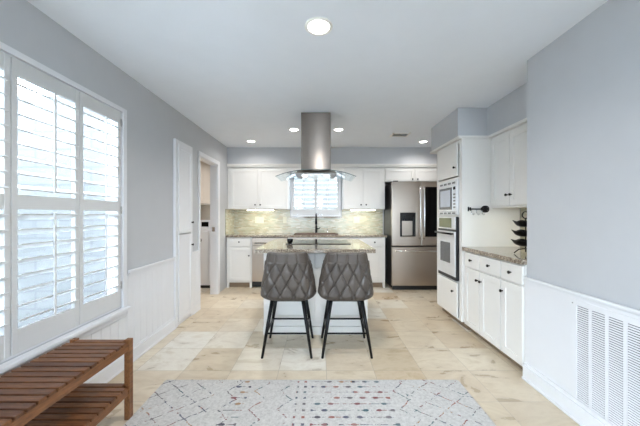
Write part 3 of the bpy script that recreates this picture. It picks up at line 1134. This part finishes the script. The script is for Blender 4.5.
for hx in (1.66, 1.715, 1.772):
    pts = [(hx, HY - 0.01, 1.32), (hx, HY - 0.012, 1.29)]
    for k in range(0, 8):
        q = PI * k / 7
        pts.append((hx, HY - 0.028 + 0.018 * math.cos(q), 1.278 - 0.018 * math.sin(q)))
    MB().tube([(p[0] + (0.012 * max(0, (1.29 - p[2])) / 0.03), p[1], p[2]) for p in pts], 0.0036, 8).build('hook', 'chrome', t)

# ------------------------------------------------------------------ side run: base and wall cabinets in the nook
BX = 1.592
fs = Fr((BX, TY0, 0), (0, -1, 0))        # u = distance from the tower towards the camera
spl = [0.025, 0.322, 0.645, 0.915]


def side_base(u0, u1, label, cols, knobs):
    y0, y1 = TY0 - u1, TY0 - u0
    t = thing('base_cabinet', label, 'cabinet', (1.9, (y0 + y1) / 2, 0))
    box(BX, XN - 0.014, y0, y1, 0.07, 0.872).build('body', 'cab', t)
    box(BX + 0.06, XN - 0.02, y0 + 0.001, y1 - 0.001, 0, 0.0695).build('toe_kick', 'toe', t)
    for (a, b), k in zip(cols, knobs):
        slab_front(fs, a + 0.006, b - 0.006, 0.715, 0.862, t, 'drawer', knob_at=((a + b) / 2, 0.79))
        shaker(fs, a + 0.006, b - 0.006, 0.085, 0.70, t, knob_at=(b - 0.03 if k > 0 else a + 0.03, 0.61))


side_base(0.002, 0.643, 'white base cabinet with two drawers and two doors next to oven tower', [(spl[0], spl[1]), (spl[1], spl[2])], [1, -1])
side_base(0.645, 0.916, 'narrow white base cabinet with one drawer against the grey wall end', [(spl[2], spl[3])], [-1])
one('side_countertop', MB().box(1.558, XN - 0.013, 2.194, TY0 - 0.002, 0.874, 0.914, 0.003), 'granite', 'short granite countertop beside the oven tower', 'countertop')

fs2 = Fr((1.884, TY0, 0), (0, -1, 0))
t = thing('wall_cabinet', 'white two-door wall cabinet over the short granite counter', 'cabinet', (2.05, 2.75, 1.345))
box(1.884, XN - 0.014, 2.30, TY0 - 0.002, 1.335, 2.10).build('body', 'cab', t)
shaker(fs2, 0.02, 0.322, 1.355, 2.07, t, knob_at=(0.295, 1.46))
shaker(fs2, 0.328, 0.63, 1.355, 2.07, t, knob_at=(0.355, 1.46))

# tiered wire basket stand
KX, KY, KZ = 1.815, 2.50, 0.9145
t = thing('fruit_basket_stand', 'black wire three-tier basket stand on the short granite counter', 'basket', (KX, KY, KZ))
m = MB().tube([(KX, KY, KZ + 0.02), (KX, KY, KZ + 0.32)], 0.005, 8)
pts = [(KX + 0.03 * math.sin(2 * PI * k / 16), KY, KZ + 0.345 + 0.03 * -math.cos(2 * PI * k / 16)) for k in range(16)]
m.tube(pts, 0.005, 8, closed=True)
m.build('pole', 'black', t)
m = MB()
for k in range(3):
    a = 2 * PI * k / 3 + 0.5
    m.tube([(KX, KY, KZ + 0.05), (KX + 0.05 * math.cos(a), KY + 0.05 * math.sin(a), KZ + 0.04), (KX + 0.085 * math.cos(a), KY + 0.085 * math.sin(a), KZ + 0.006)], 0.005, 8)
m.build('base', 'black', t)
for h, r in ((0.070, 0.100), (0.155, 0.096), (0.240, 0.088)):
    m = MB()
    n = 36
    wave = lambda k: 0.006 * math.cos(5 * 2 * PI * k / n)
    rim = [((KX + (r + wave(k)) * math.cos(2 * PI * k / n)), KY + (r + wave(k)) * math.sin(2 * PI * k / n), KZ + h + 0.05 + wave(k)) for k in range(n)]
    m.tube(rim, 0.004, 6, closed=True)
    rows = []
    for f_ in (0.08, 0.5, 0.72, 0.84, 0.93, 1.0):
        rows.append([(KX + (r + wave(k) * f_) * f_ * math.cos(2 * PI * k / n), KY + (r + wave(k) * f_) * f_ * math.sin(2 * PI * k / n), KZ + h + (0.05 + wave(k)) * f_ ** 4.5) for k in range(n)])
    m.grid(rows, close_u=True)
    m.build('basket', 'black', t)

# ------------------------------------------------------------------ island
IX0, IX1, IY0, IY1 = -0.593, 0.51, 2.985, 4.05
t = thing('kitchen_island', 'white panelled kitchen island under the hood', 'island', ((IX0 + IX1) / 2, 3.5, 0))
m = MB().box(IX0, IX1, IY0 + 0.03, IY1, 0.0, 0.872)
m.build('body', 'cab', t)
fi = Fr((0, IY0 + 0.03, 0), (1, 0, 0))
for k, (a0, a1) in enumerate(((IX0 + 0.03, -0.05), (-0.04, IX1 - 0.03))):
    slab_front(fi, a0, a1, 0.70, 0.855, t, 'drawer', th=0.018)
    shaker(fi, a0, a1, 0.14, 0.69, t, th=0.018, knob_at=None)
MB().fbox(fi, IX0, IX1, 0.0, 0.085, 0.0, 0.03, 0.003).build('plinth', 'cab', t)
one('island_countertop', MB().box(-0.652, 0.568, 2.87, 4.10, 0.874, 0.914, 0.005), 'granite', 'granite countertop of the kitchen island', 'countertop')
t = thing('cooktop', 'black glass cooktop set on the island countertop', 'cooktop', (-0.015, 3.62, 0.915))
MB().box(-0.40, 0.37, 3.35, 3.90, 0.9145, 0.9205, 0.002).build('glass_top', 'black_glass', t)
M['burner'] = plain('burner_ring', C(70, 70, 72), 0.3)
for bx, by, r in ((-0.22, 3.50, 0.09), (0.19, 3.50, 0.075), (-0.22, 3.76, 0.075), (0.19, 3.76, 0.10)):
    MB().lathe([(r - 0.004, 0), (r, 0), (r, 0.0006), (r - 0.004, 0.0006), (r - 0.004, 0)], (bx, by, 0.9206), (0, 0, 1), 40).build('burner', 'burner', t)
one('small_bowl', MB().lathe([(0, 0), (0.022, 0), (0.036, 0.02), (0.038, 0.042), (0.034, 0.05), (0.026, 0.054), (0.0, 0.056)], (-0.355, 3.42, 0.921), (0, 0, 1), 24),
    'black', 'small round black pot at the corner of the cooktop', 'pot')

# ------------------------------------------------------------------ range hood
HX, HYc = -0.042, 3.45
t = thing('range_hood', 'stainless island range hood with curved glass canopy hanging from ceiling', 'range hood', (HX, HYc, 1.75))
MB().box(HX - 0.172, HX + 0.172, HYc - 0.16, HYc + 0.16, 1.775, ZC - 0.001, 0.003).build('chimney', 'chimney', t)
m = MB()
zt, zb = 1.775, 1.735
m.corners([(HX - 0.24, HYc - 0.25, zb), (HX + 0.24, HYc - 0.25, zb), (HX + 0.24, HYc + 0.25, zb), (HX - 0.24, HYc + 0.25, zb),
           (HX - 0.20, HYc - 0.20, zt), (HX + 0.20, HYc - 0.20, zt), (HX + 0.20, HYc + 0.20, zt), (HX - 0.20, HYc + 0.20, zt)], 0.004)
m.build('canopy_body', 'steel_v', t)
MB().box(HX - 0.17, HX + 0.17, HYc - 0.18, HYc + 0.18, zb - 0.022, zb - 0.0005, 0.003).build('filter', 'steel_lite', t)
for a in (-0.13, 0.13):
    MB().lathe([(0, 0), (0.025, 0), (0.025, 0.004), (0, 0.004)], (HX + a, HYc - 0.14, zb - 0.0265), (0, 0, 1), 16).build('hood_lamp', 'lamp', t)
# arched glass
rows = []
W, D = 0.455, 0.29
n = 32
top = []
for j in range(n + 1):
    s = -1 + 2 * j / n
    x = HX + W * s
    z = 1.772 - 0.072 * abs(s) ** 2.2
    d = D * (1 - 0.18 * s ** 4)
    top.append((x, d, z))
m = MB()
gt = bmesh.new()
ring = []
for x, d, z in top:
    ring.append([gt.verts.new((x, HYc - d, z)), gt.verts.new((x, HYc + d, z)), gt.verts.new((x, HYc + d, z - 0.006)), gt.verts.new((x, HYc - d, z - 0.006))])
for a, b in zip(ring, ring[1:]):
    for k in range(4):
        gt.faces.new([a[k], a[(k + 1) % 4], b[(k + 1) % 4], b[k]])
gt.faces.new(ring[0]); gt.faces.new(ring[-1][::-1])
bmesh.ops.recalc_face_normals(gt, faces=gt.faces)
m._add(gt)
gc = m.build('glass_canopy', 'hood_glass', t)
m = MB()
M['glass_edge'] = plain('glass_edge', C(70, 92, 92), 0.1)
m.tube([(x, HYc - d - 0.001, z - 0.003) for x, d, z in top], 0.0036, 6)
m.build('front_edge', 'glass_edge', gc)

# ------------------------------------------------------------------ bar stools
def stool(label, loc):
    t = thing('bar_stool', label, 'stool', (0, 0, 0), 'bar stools at the island')
    NT, NH = 150, 84
    TM = math.radians(122)

    def path(th, w, d, yb):
        s, c = math.sin(th), math.cos(th)
        p = 0.55
        x = w * math.copysign(abs(s) ** p, s)
        y = yb - (d * math.copysign(abs(c) ** p, c) if c > 0 else -d * 0.95 * abs(c) ** 0.9)
        return x, y

    def sect(th, h, inset):
        f = (h - 0.495) / 0.43
        w = 0.252 - 0.060 * max(0, f - 0.12) / 0.88
        d = 0.215
        if h < 0.55:
            g = ((0.55 - h) / 0.055) ** 2.3
            w -= 0.040 * g
            d -= 0.035 * g
        lean = -0.040 * max(0, f) ** 1.1
        x, y = path(th, w - inset, d - inset, 0.0)
        back = max(0.0, math.cos(th))
        return x, y + lean * (0.35 + 0.65 * back)

    def top_h(th):
        a = abs(th) / TM
        k = max(0.0, (a - 0.46) / 0.54)
        return 0.932 - 0.25 * (k * k * (3 - 2 * k))

    # even spacing along the seat line
    dense = [-TM + 2 * TM * i / 4000 for i in range(4001)]
    run = [0.0]
    for q0, q1 in zip(dense, dense[1:]):
        run.append(run[-1] + (Vector(path(q1, 0.232, 0.215, 0)) - Vector(path(q0, 0.232, 0.215, 0))).length)
    ths, acc, j = [], [], 0
    for i in range(NT + 1):
        want = run[-1] * i / NT
        while j < 4000 and run[j] < want:
            j += 1
        ths.append(dense[j])
        acc.append(run[j])
    half = acc[-1] / 2

    def groove(s, h):
        a = s / 0.112
        b = (h - 0.842) / 0.195
        if b > 0:
            da = abs(a - round(a))
            g = math.exp(-(da / 0.055) ** 2) * 0.8
            return g
        e1 = a + b
        e2 = a - b
        d1 = abs(e1 - round(e1))
        d2 = abs(e2 - round(e2))
        g = max(math.exp(-(d1 / 0.05) ** 2), math.exp(-(d2 / 0.05) ** 2))
        node = math.exp(-((d1 * d1 + d2 * d2) / 0.016))
        pillow = min(1.0, (min(d1, d2) / 0.5)) ** 0.5
        return g + 0.75 * node - 0.7 * pillow

    outer, inner = [], []
    for j in range(NH + 1):
        v = j / NH
        ro, ri = [], []
        for i, th in enumerate(ths):
            ht = top_h(th)
            h = 0.495 + (ht - 0.495) * v
            s = acc[i] - half
            fade = min(1, (ht - h) / 0.012) * min(1, (h - 0.495) / 0.03)
            edge = 0.012 * max(0, 1 - (ht - h) / 0.014) ** 2
            x, y = sect(th, h, 0.013 * groove(s, h) * fade + edge)
            ro.append((x, y, h))
            x, y = sect(th, h, 0.042 - edge * 0.8)
            ri.append((x, y, h))
        outer.append(ro)
        inner.append(ri)
    m = MB()
    b = bmesh.new()
    VO = [[b.verts.new(p) for p in r] for r in outer]
    VI = [[b.verts.new(p) for p in r] for r in inner]

    def quad(p, q, r, s_):
        f = b.faces.new([p, q, r, s_])
        f.smooth = True
    for j in range(NH):
        for i in range(NT):
            quad(VO[j][i], VO[j][i + 1], VO[j + 1][i + 1], VO[j + 1][i])
            quad(VI[j][i + 1], VI[j][i], VI[j + 1][i], VI[j + 1][i + 1])
    for i in range(NT):
        quad(VO[NH][i], VO[NH][i + 1], VI[NH][i + 1], VI[NH][i])
        quad(VO[0][i + 1], VO[0][i], VI[0][i], VI[0][i + 1])
    for j in range(NH):
        quad(VO[j + 1][0], VI[j + 1][0], VI[j][0], VO[j][0])
        quad(VO[j][NT], VI[j][NT], VI[j + 1][NT], VO[j + 1][NT])
    bmesh.ops.recalc_face_normals(b, faces=b.faces)
    m._add(b)
    m.build('backrest', 'leather', t)
    # seat cushion and underside
    rows = []
    N = 48
    for f_, h in ((0.02, 0.492), (0.6, 0.490), (0.93, 0.500), (1.0, 0.55), (1.0, 0.62), (0.95, 0.65), (0.7, 0.662), (0.02, 0.665)):
        row = []
        for k in range(N):
            q = 2 * PI * k / N
            s, c = math.sin(q), math.cos(q)
            row.append((0.198 * f_ * math.copysign(abs(s) ** 0.6, s), 0.01 - 0.178 * f_ * math.copysign(abs(c) ** 0.6, c) + (0.045 * f_ if c < 0 else 0) * abs(c), h))
        rows.append(row)
    MB().grid(rows, close_u=True).build('seat', 'leather', t)
    tops = [(-0.135, -0.13), (0.135, -0.13), (-0.135, 0.15), (0.135, 0.15)]
    feet = [(-0.217, -0.205), (0.217, -0.205), (-0.217, 0.205), (0.217, 0.205)]
    for (ax, ay), (bx, by) in zip(tops, feet):
        m = MB().tube([(ax, ay, 0.515), ((ax + bx) / 2, (ay + by) / 2, 0.262), (bx, by, 0.004)], [0.0185, 0.0155, 0.011], 12)
        m.lathe([(0, 0), (0.011, 0), (0.011, 0.008), (0, 0.01)], (bx, by, 0.0), (0, 0, 1), 12)
        m.build('leg', 'black', t)
    k = (0.515 - 0.205) / 0.511
    ring = [(a[0] + (b_[0] - a[0]) * k, a[1] + (b_[1] - a[1]) * k, 0.205) for a, b_ in zip(tops, feet)]
    m = MB()
    for i, j in ((0, 1), (1, 3), (3, 2), (2, 0)):
        m.tube([ring[i], ring[j]], 0.0085, 10)
    m.build('footrest', 'black', t)
    m = MB().box(-0.145, 0.145, -0.145, 0.16, 0.480, 0.489, 0.002)
    m.build('seat_frame', 'black', t)
    t.location = loc
    return t


st = stool('grey diamond quilted bar stool at the island, left of the pair', (-0.288, 2.705, 0))
st2 = copy_tree(st)
st2.location = (0.243, 2.705, 0)
st2['label'] = 'grey diamond quilted bar stool at the island, right of the pair'

# ------------------------------------------------------------------ pantry cupboard in the left wall
fp = Fr((XL + 0.0005, 0, 0), (0, 1, 0))
t = thing('pantry_cupboard', 'tall narrow white built-in cupboard with two doors beside laundry doorway', 'cupboard', (XL, 3.375, 0))
m = MB()
m.fbox(fp, PY0 + 0.002, PY0 + 0.055, 0.0, 2.11, 0, 0.028, 0.003).fbox(fp, PY1 - 0.05, PY1 - 0.002, 0.0, 2.11, 0, 0.028, 0.003)
m.fbox(fp, PY0 + 0.054, PY1 - 0.049, 2.05, 2.11, 0, 0.0275, 0.003).fbox(fp, PY0 + 0.054, PY1 - 0.049, 0.0, 0.06, 0, 0.0175, 0.003)
m.fbox(fp, PY0 + 0.054, PY1 - 0.049, 0.06, 2.05, 0, 0.004)
m.build('frame', 'trim', t)
fp2 = Fr((XL + 0.006, 0, 0), (0, 1, 0))
shaker(fp2, PY0 + 0.062, PY1 - 0.03, 1.045, 2.065, t, c0=0.012, knob_at=(PY1 - 0.055, 1.17), mat='trim', rail=0.05)
shaker(fp2, PY0 + 0.062, PY1 - 0.03, 0.045, 1.035, t, c0=0.012, knob_at=(PY1 - 0.055, 0.895), mat='trim', rail=0.05)

# ------------------------------------------------------------------ laundry room contents
wx0, wx1, wy = -2.555, -1.875, 4.88
t = thing('washing_machine', 'white laundry machine seen through the laundry doorway', 'washing machine', ((wx0 + wx1) / 2, 5.2, 0))
box(wx0, wx1, wy, 5.60, 0.05, 1.03, bevel=0.008).build('body', 'white_enamel', t)
box(wx0 + 0.01, wx1 - 0.01, wy + 0.02, 5.59, 0.0, 0.05).build('base', 'plastic_black', t)
fwm = Fr((0, wy, 0), (1, 0, 0))
cpn = MB().box(wx0, wx1, wy + 0.02, wy + 0.12, 1.0305, 1.175, 0.006).build('control_panel', 'white_enamel', t)
MB().fbox(fwm, wx1 - 0.16, wx1 - 0.04, 1.06, 1.14, -0.0195, -0.015).build('display', 'black_glass', cpn)
MB().lathe([(0, 0), (0.03, 0), (0.026, 0.02), (0, 0.022)], fwm.p(wx1 - 0.23, 1.10, -0.0195), (0, -1, 0), 20).build('dial', 'chrome', cpn)
dd = MB().fbox(fwm, wx0 + 0.04, wx1 - 0.04, 0.14, 0.98, 0.0005, 0.012, 0.004).build('front_panel', 'white_enamel', t)
MB().lathe([(0, 0), (0.03, 0), (0.03, 0.003), (0, 0.003)], fwm.p(wx1 - 0.17, 0.83, 0.012), (0, -1, 0), 20).build('badge', 'chrome', dd)
t = thing('laundry_cabinet', 'pale beige cabinet hung above the laundry machine', 'cabinet', (-2.45, 5.45, 1.46))
box(-3.19, x0 - 0.003, 5.27, 5.645, 1.46, 2.40).build('body', 'beige_cab', t)
fc = Fr((0, 5.27, 0), (1, 0, 0))
for k in range(3):
    a = -3.18 + k * 0.48
    shaker(fc, a + 0.004, a + 0.476, 1.47, 2.38, t, mat='beige_cab')

# ------------------------------------------------------------------ return-air grille on the right wall
gx = XR - 0.0145
fg = Fr((gx, 1.745, 0), (0, -1, 0))
t = thing('return_air_grille', 'large white slatted return-air grille low on the panelled wall', 'vent', (gx, 1.36, 0.09))
GH0, GH1, NC, CP = 0.093, 0.705, 8, 0.0955
GW = NC * CP
m = MB()
m.fbox(fg, -0.045, 0.0, GH0 - 0.035, GH1 + 0.035, 0.0003, 0.006, 0.001).fbox(fg, GW - 0.02, GW + 0.03, GH0 - 0.035, GH1 + 0.035, 0.0003, 0.006, 0.001)
m.fbox(fg, -0.001, GW - 0.019, GH0 - 0.035, GH0, 0.0003, 0.0058, 0.001).fbox(fg, -0.001, GW - 0.019, GH1, GH1 + 0.035, 0.0003, 0.0058, 0.001)
for k in range(1, NC):
    m.fbox(fg, k * CP - 0.020, k * CP, GH0 - 0.001, GH1 + 0.001, 0.0003, 0.0055)
m.build('frame', 'trim', t)
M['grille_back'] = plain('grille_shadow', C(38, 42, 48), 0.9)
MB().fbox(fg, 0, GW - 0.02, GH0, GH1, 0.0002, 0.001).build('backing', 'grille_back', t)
ns = 47
p = (GH1 - GH0) / ns
for k in range(NC):
    m = MB()
    for i in range(ns):
        z = GH0 + p * i
        m.prism([fg.p(k * CP + 0.002, z + p * 0.66, 0.0012), fg.p(k * CP + 0.002, z + p * 0.54, 0.0012), fg.p(k * CP + 0.002, z + p * 0.05, 0.0058), fg.p(k * CP + 0.002, z + p * 0.24, 0.0062)], fg.u * (CP - 0.024))
    m.build('slats', 'trim', t)
for b in (0.02, 0.62):
    MB().lathe([(0, 0), (0.005, 0), (0.004, 0.002), (0, 0.0025)], fg.p(-0.028, GH0 + b, 0.006), fg.n, 10).build('screw', 'chrome', t)

# ------------------------------------------------------------------ slatted bench
bx0, bx1, by0, by1 = -1.535, -1.164, 0.62, 1.776
t = thing('slatted_bench', 'teak slatted bench with lower shelf under the tall shuttered window', 'bench', ((bx0 + bx1) / 2, (by0 + by1) / 2, 0))
LW = 0.035
for x in (bx0, bx1 - LW):
    for y in (by0, by1 - LW):
        box(x, x + LW, y, y + LW, 0, 0.494, bevel=0.004).build('leg', 'teak_rail', t)
for nm, zt, inset in (('top', 0.487, 0.0), ('shelf', 0.215, 0.0)):
    m = MB()
    for x in (bx0 + 0.006, bx1 - 0.036):
        m.box(x, x + 0.028, by0 + LW, by1 - LW, zt - 0.062, zt - 0.0165, 0.003)
    for y in (by0 + 0.008, by1 - LW + 0.006):
        m.box(bx0 + LW, bx1 - LW, y, y + 0.026, zt - 0.062, zt - 0.0165, 0.003)
    rl = m.build(nm + '_rails', 'teak_rail', t)
    m = MB()
    y = by0 + 0.008
    a0, a1 = bx0 + 0.003, bx1 - 0.003
    n = 25
    p = (by1 - by0 - 0.012) / n
    for k in range(n):
        ya = by0 + 0.006 + k * p
        cut = LW if (k < 1 or k >= n - 1) else 0
        cx = LW + 0.001 if (ya < by0 + LW or ya + p > by1 - LW) else 0.0
        m.box(a0 + cx, a1 - cx, ya + 0.0045, ya + p - 0.0045, zt - 0.016, zt, 0.003)
    m.build(nm + '_slats', 'teak', t)

# ------------------------------------------------------------------ rug
rx0, rx1, ry0, ry1 = -1.165, 1.05, 0.55, 2.155
m = MB()
b = bmesh.new()
R = 0.02
pts = []
for cx, cy, q0 in ((rx1 - R, ry1 - R, 0), (rx0 + R, ry1 - R, PI / 2), (rx0 + R, ry0 + R, PI), (rx1 - R, ry0 + R, 1.5 * PI)):
    for k in range(6):
        q = q0 + PI / 2 * k / 5
        pts.append((cx + R * math.cos(q), cy + R * math.sin(q), 0.0015))
b.free()
ctr = Vector(((rx0 + rx1) / 2, (ry0 + ry1) / 2, 0))
m.prism([tuple(Vector(p) - ctr) for p in pts], (0, 0, 0.009))
o = m.build('area_rug', 'rug')
o.location = ctr
tag(o, 'pale grey woven rug with faded red and blue geometric pattern on tiles', 'rug')

# ------------------------------------------------------------------ ceiling fixtures
def can_light(x, y, r, label, power):
    t = thing('recessed_light', label, 'light', (x, y, ZC - 0.001), 'recessed ceiling lights')
    MB().lathe([(r, 0), (r, -0.004), (r - 0.006, -0.007), (r * 0.80, -0.008), (r * 0.76, -0.004), (r * 0.76, 0), (r, 0)], (x, y, ZC - 0.001), (0, 0, 1), 40).build('trim_ring', 'white_plastic', t)
    MB().lathe([(0, -0.002), (r * 0.75, -0.002), (r * 0.75, -0.004), (0, -0.0045)], (x, y, ZC - 0.001), (0, 0, 1), 32).build('lens', 'lamp', t)
    d = bpy.data.lights.new('can_glow', 'AREA')
    d.shape = 'DISK'
    d.size = r * 1.5
    d.energy = power
    d.color = (1.0, 0.97, 0.94)
    d.spread = math.radians(150)
    o = bpy.data.objects.new('can_glow', d)
    COL.objects.link(o)
    o.parent = t
    o.location = (0, 0, -0.012)


can_light(-0.005, 1.79, 0.088, 'largest recessed ceiling light, nearest above the stools', CAN_POWER)
can_light(-1.10, 4.57, 0.075, 'recessed ceiling light above the dishwasher by the left wall', CAN_POWER * 0.22)
can_light(-0.355, 3.95, 0.075, 'recessed ceiling light just left of the hood chimney', CAN_POWER * 0.55)
can_light(0.265, 3.95, 0.075, 'recessed ceiling light just right of the hood chimney', CAN_POWER * 0.55)
can_light(1.68, 4.60, 0.075, 'recessed ceiling light in front of the refrigerator', CAN_POWER * 0.25)
can_light(-2.5, 4.5, 0.075, 'unseen ceiling light added to brighten the laundry room', 5.5)  # added lamp, out of view, lifts the dark laundry interior
t = thing('ceiling_vent', 'small white ceiling air vent in front of the fridge', 'vent', (1.19, 4.2, ZC - 0.001))
m = MB()
vx0, vx1, vy0, vy1 = 1.06, 1.32, 4.10, 4.30
zc = ZC - 0.001
m.box(vx0, vx1, vy0, vy0 + 0.025, zc - 0.008, zc).box(vx0, vx1, vy1 - 0.025, vy1, zc - 0.008, zc).box(vx0, vx0 + 0.025, vy0, vy1, zc - 0.008, zc).box(vx1 - 0.025, vx1, vy0, vy1, zc - 0.008, zc)
m.build('frame', 'white_plastic', t)
m = MB()
for k in range(6):
    y = vy0 + 0.03 + k * 0.024
    m.prism([(vx0 + 0.02, y + 0.009, zc - 0.001), (vx0 + 0.02, y + 0.011, zc - 0.001), (vx0 + 0.02, y + 0.002, zc - 0.008), (vx0 + 0.02, y, zc - 0.008)], (vx1 - vx0 - 0.04, 0, 0))
m.build('slats', 'white_plastic', t)
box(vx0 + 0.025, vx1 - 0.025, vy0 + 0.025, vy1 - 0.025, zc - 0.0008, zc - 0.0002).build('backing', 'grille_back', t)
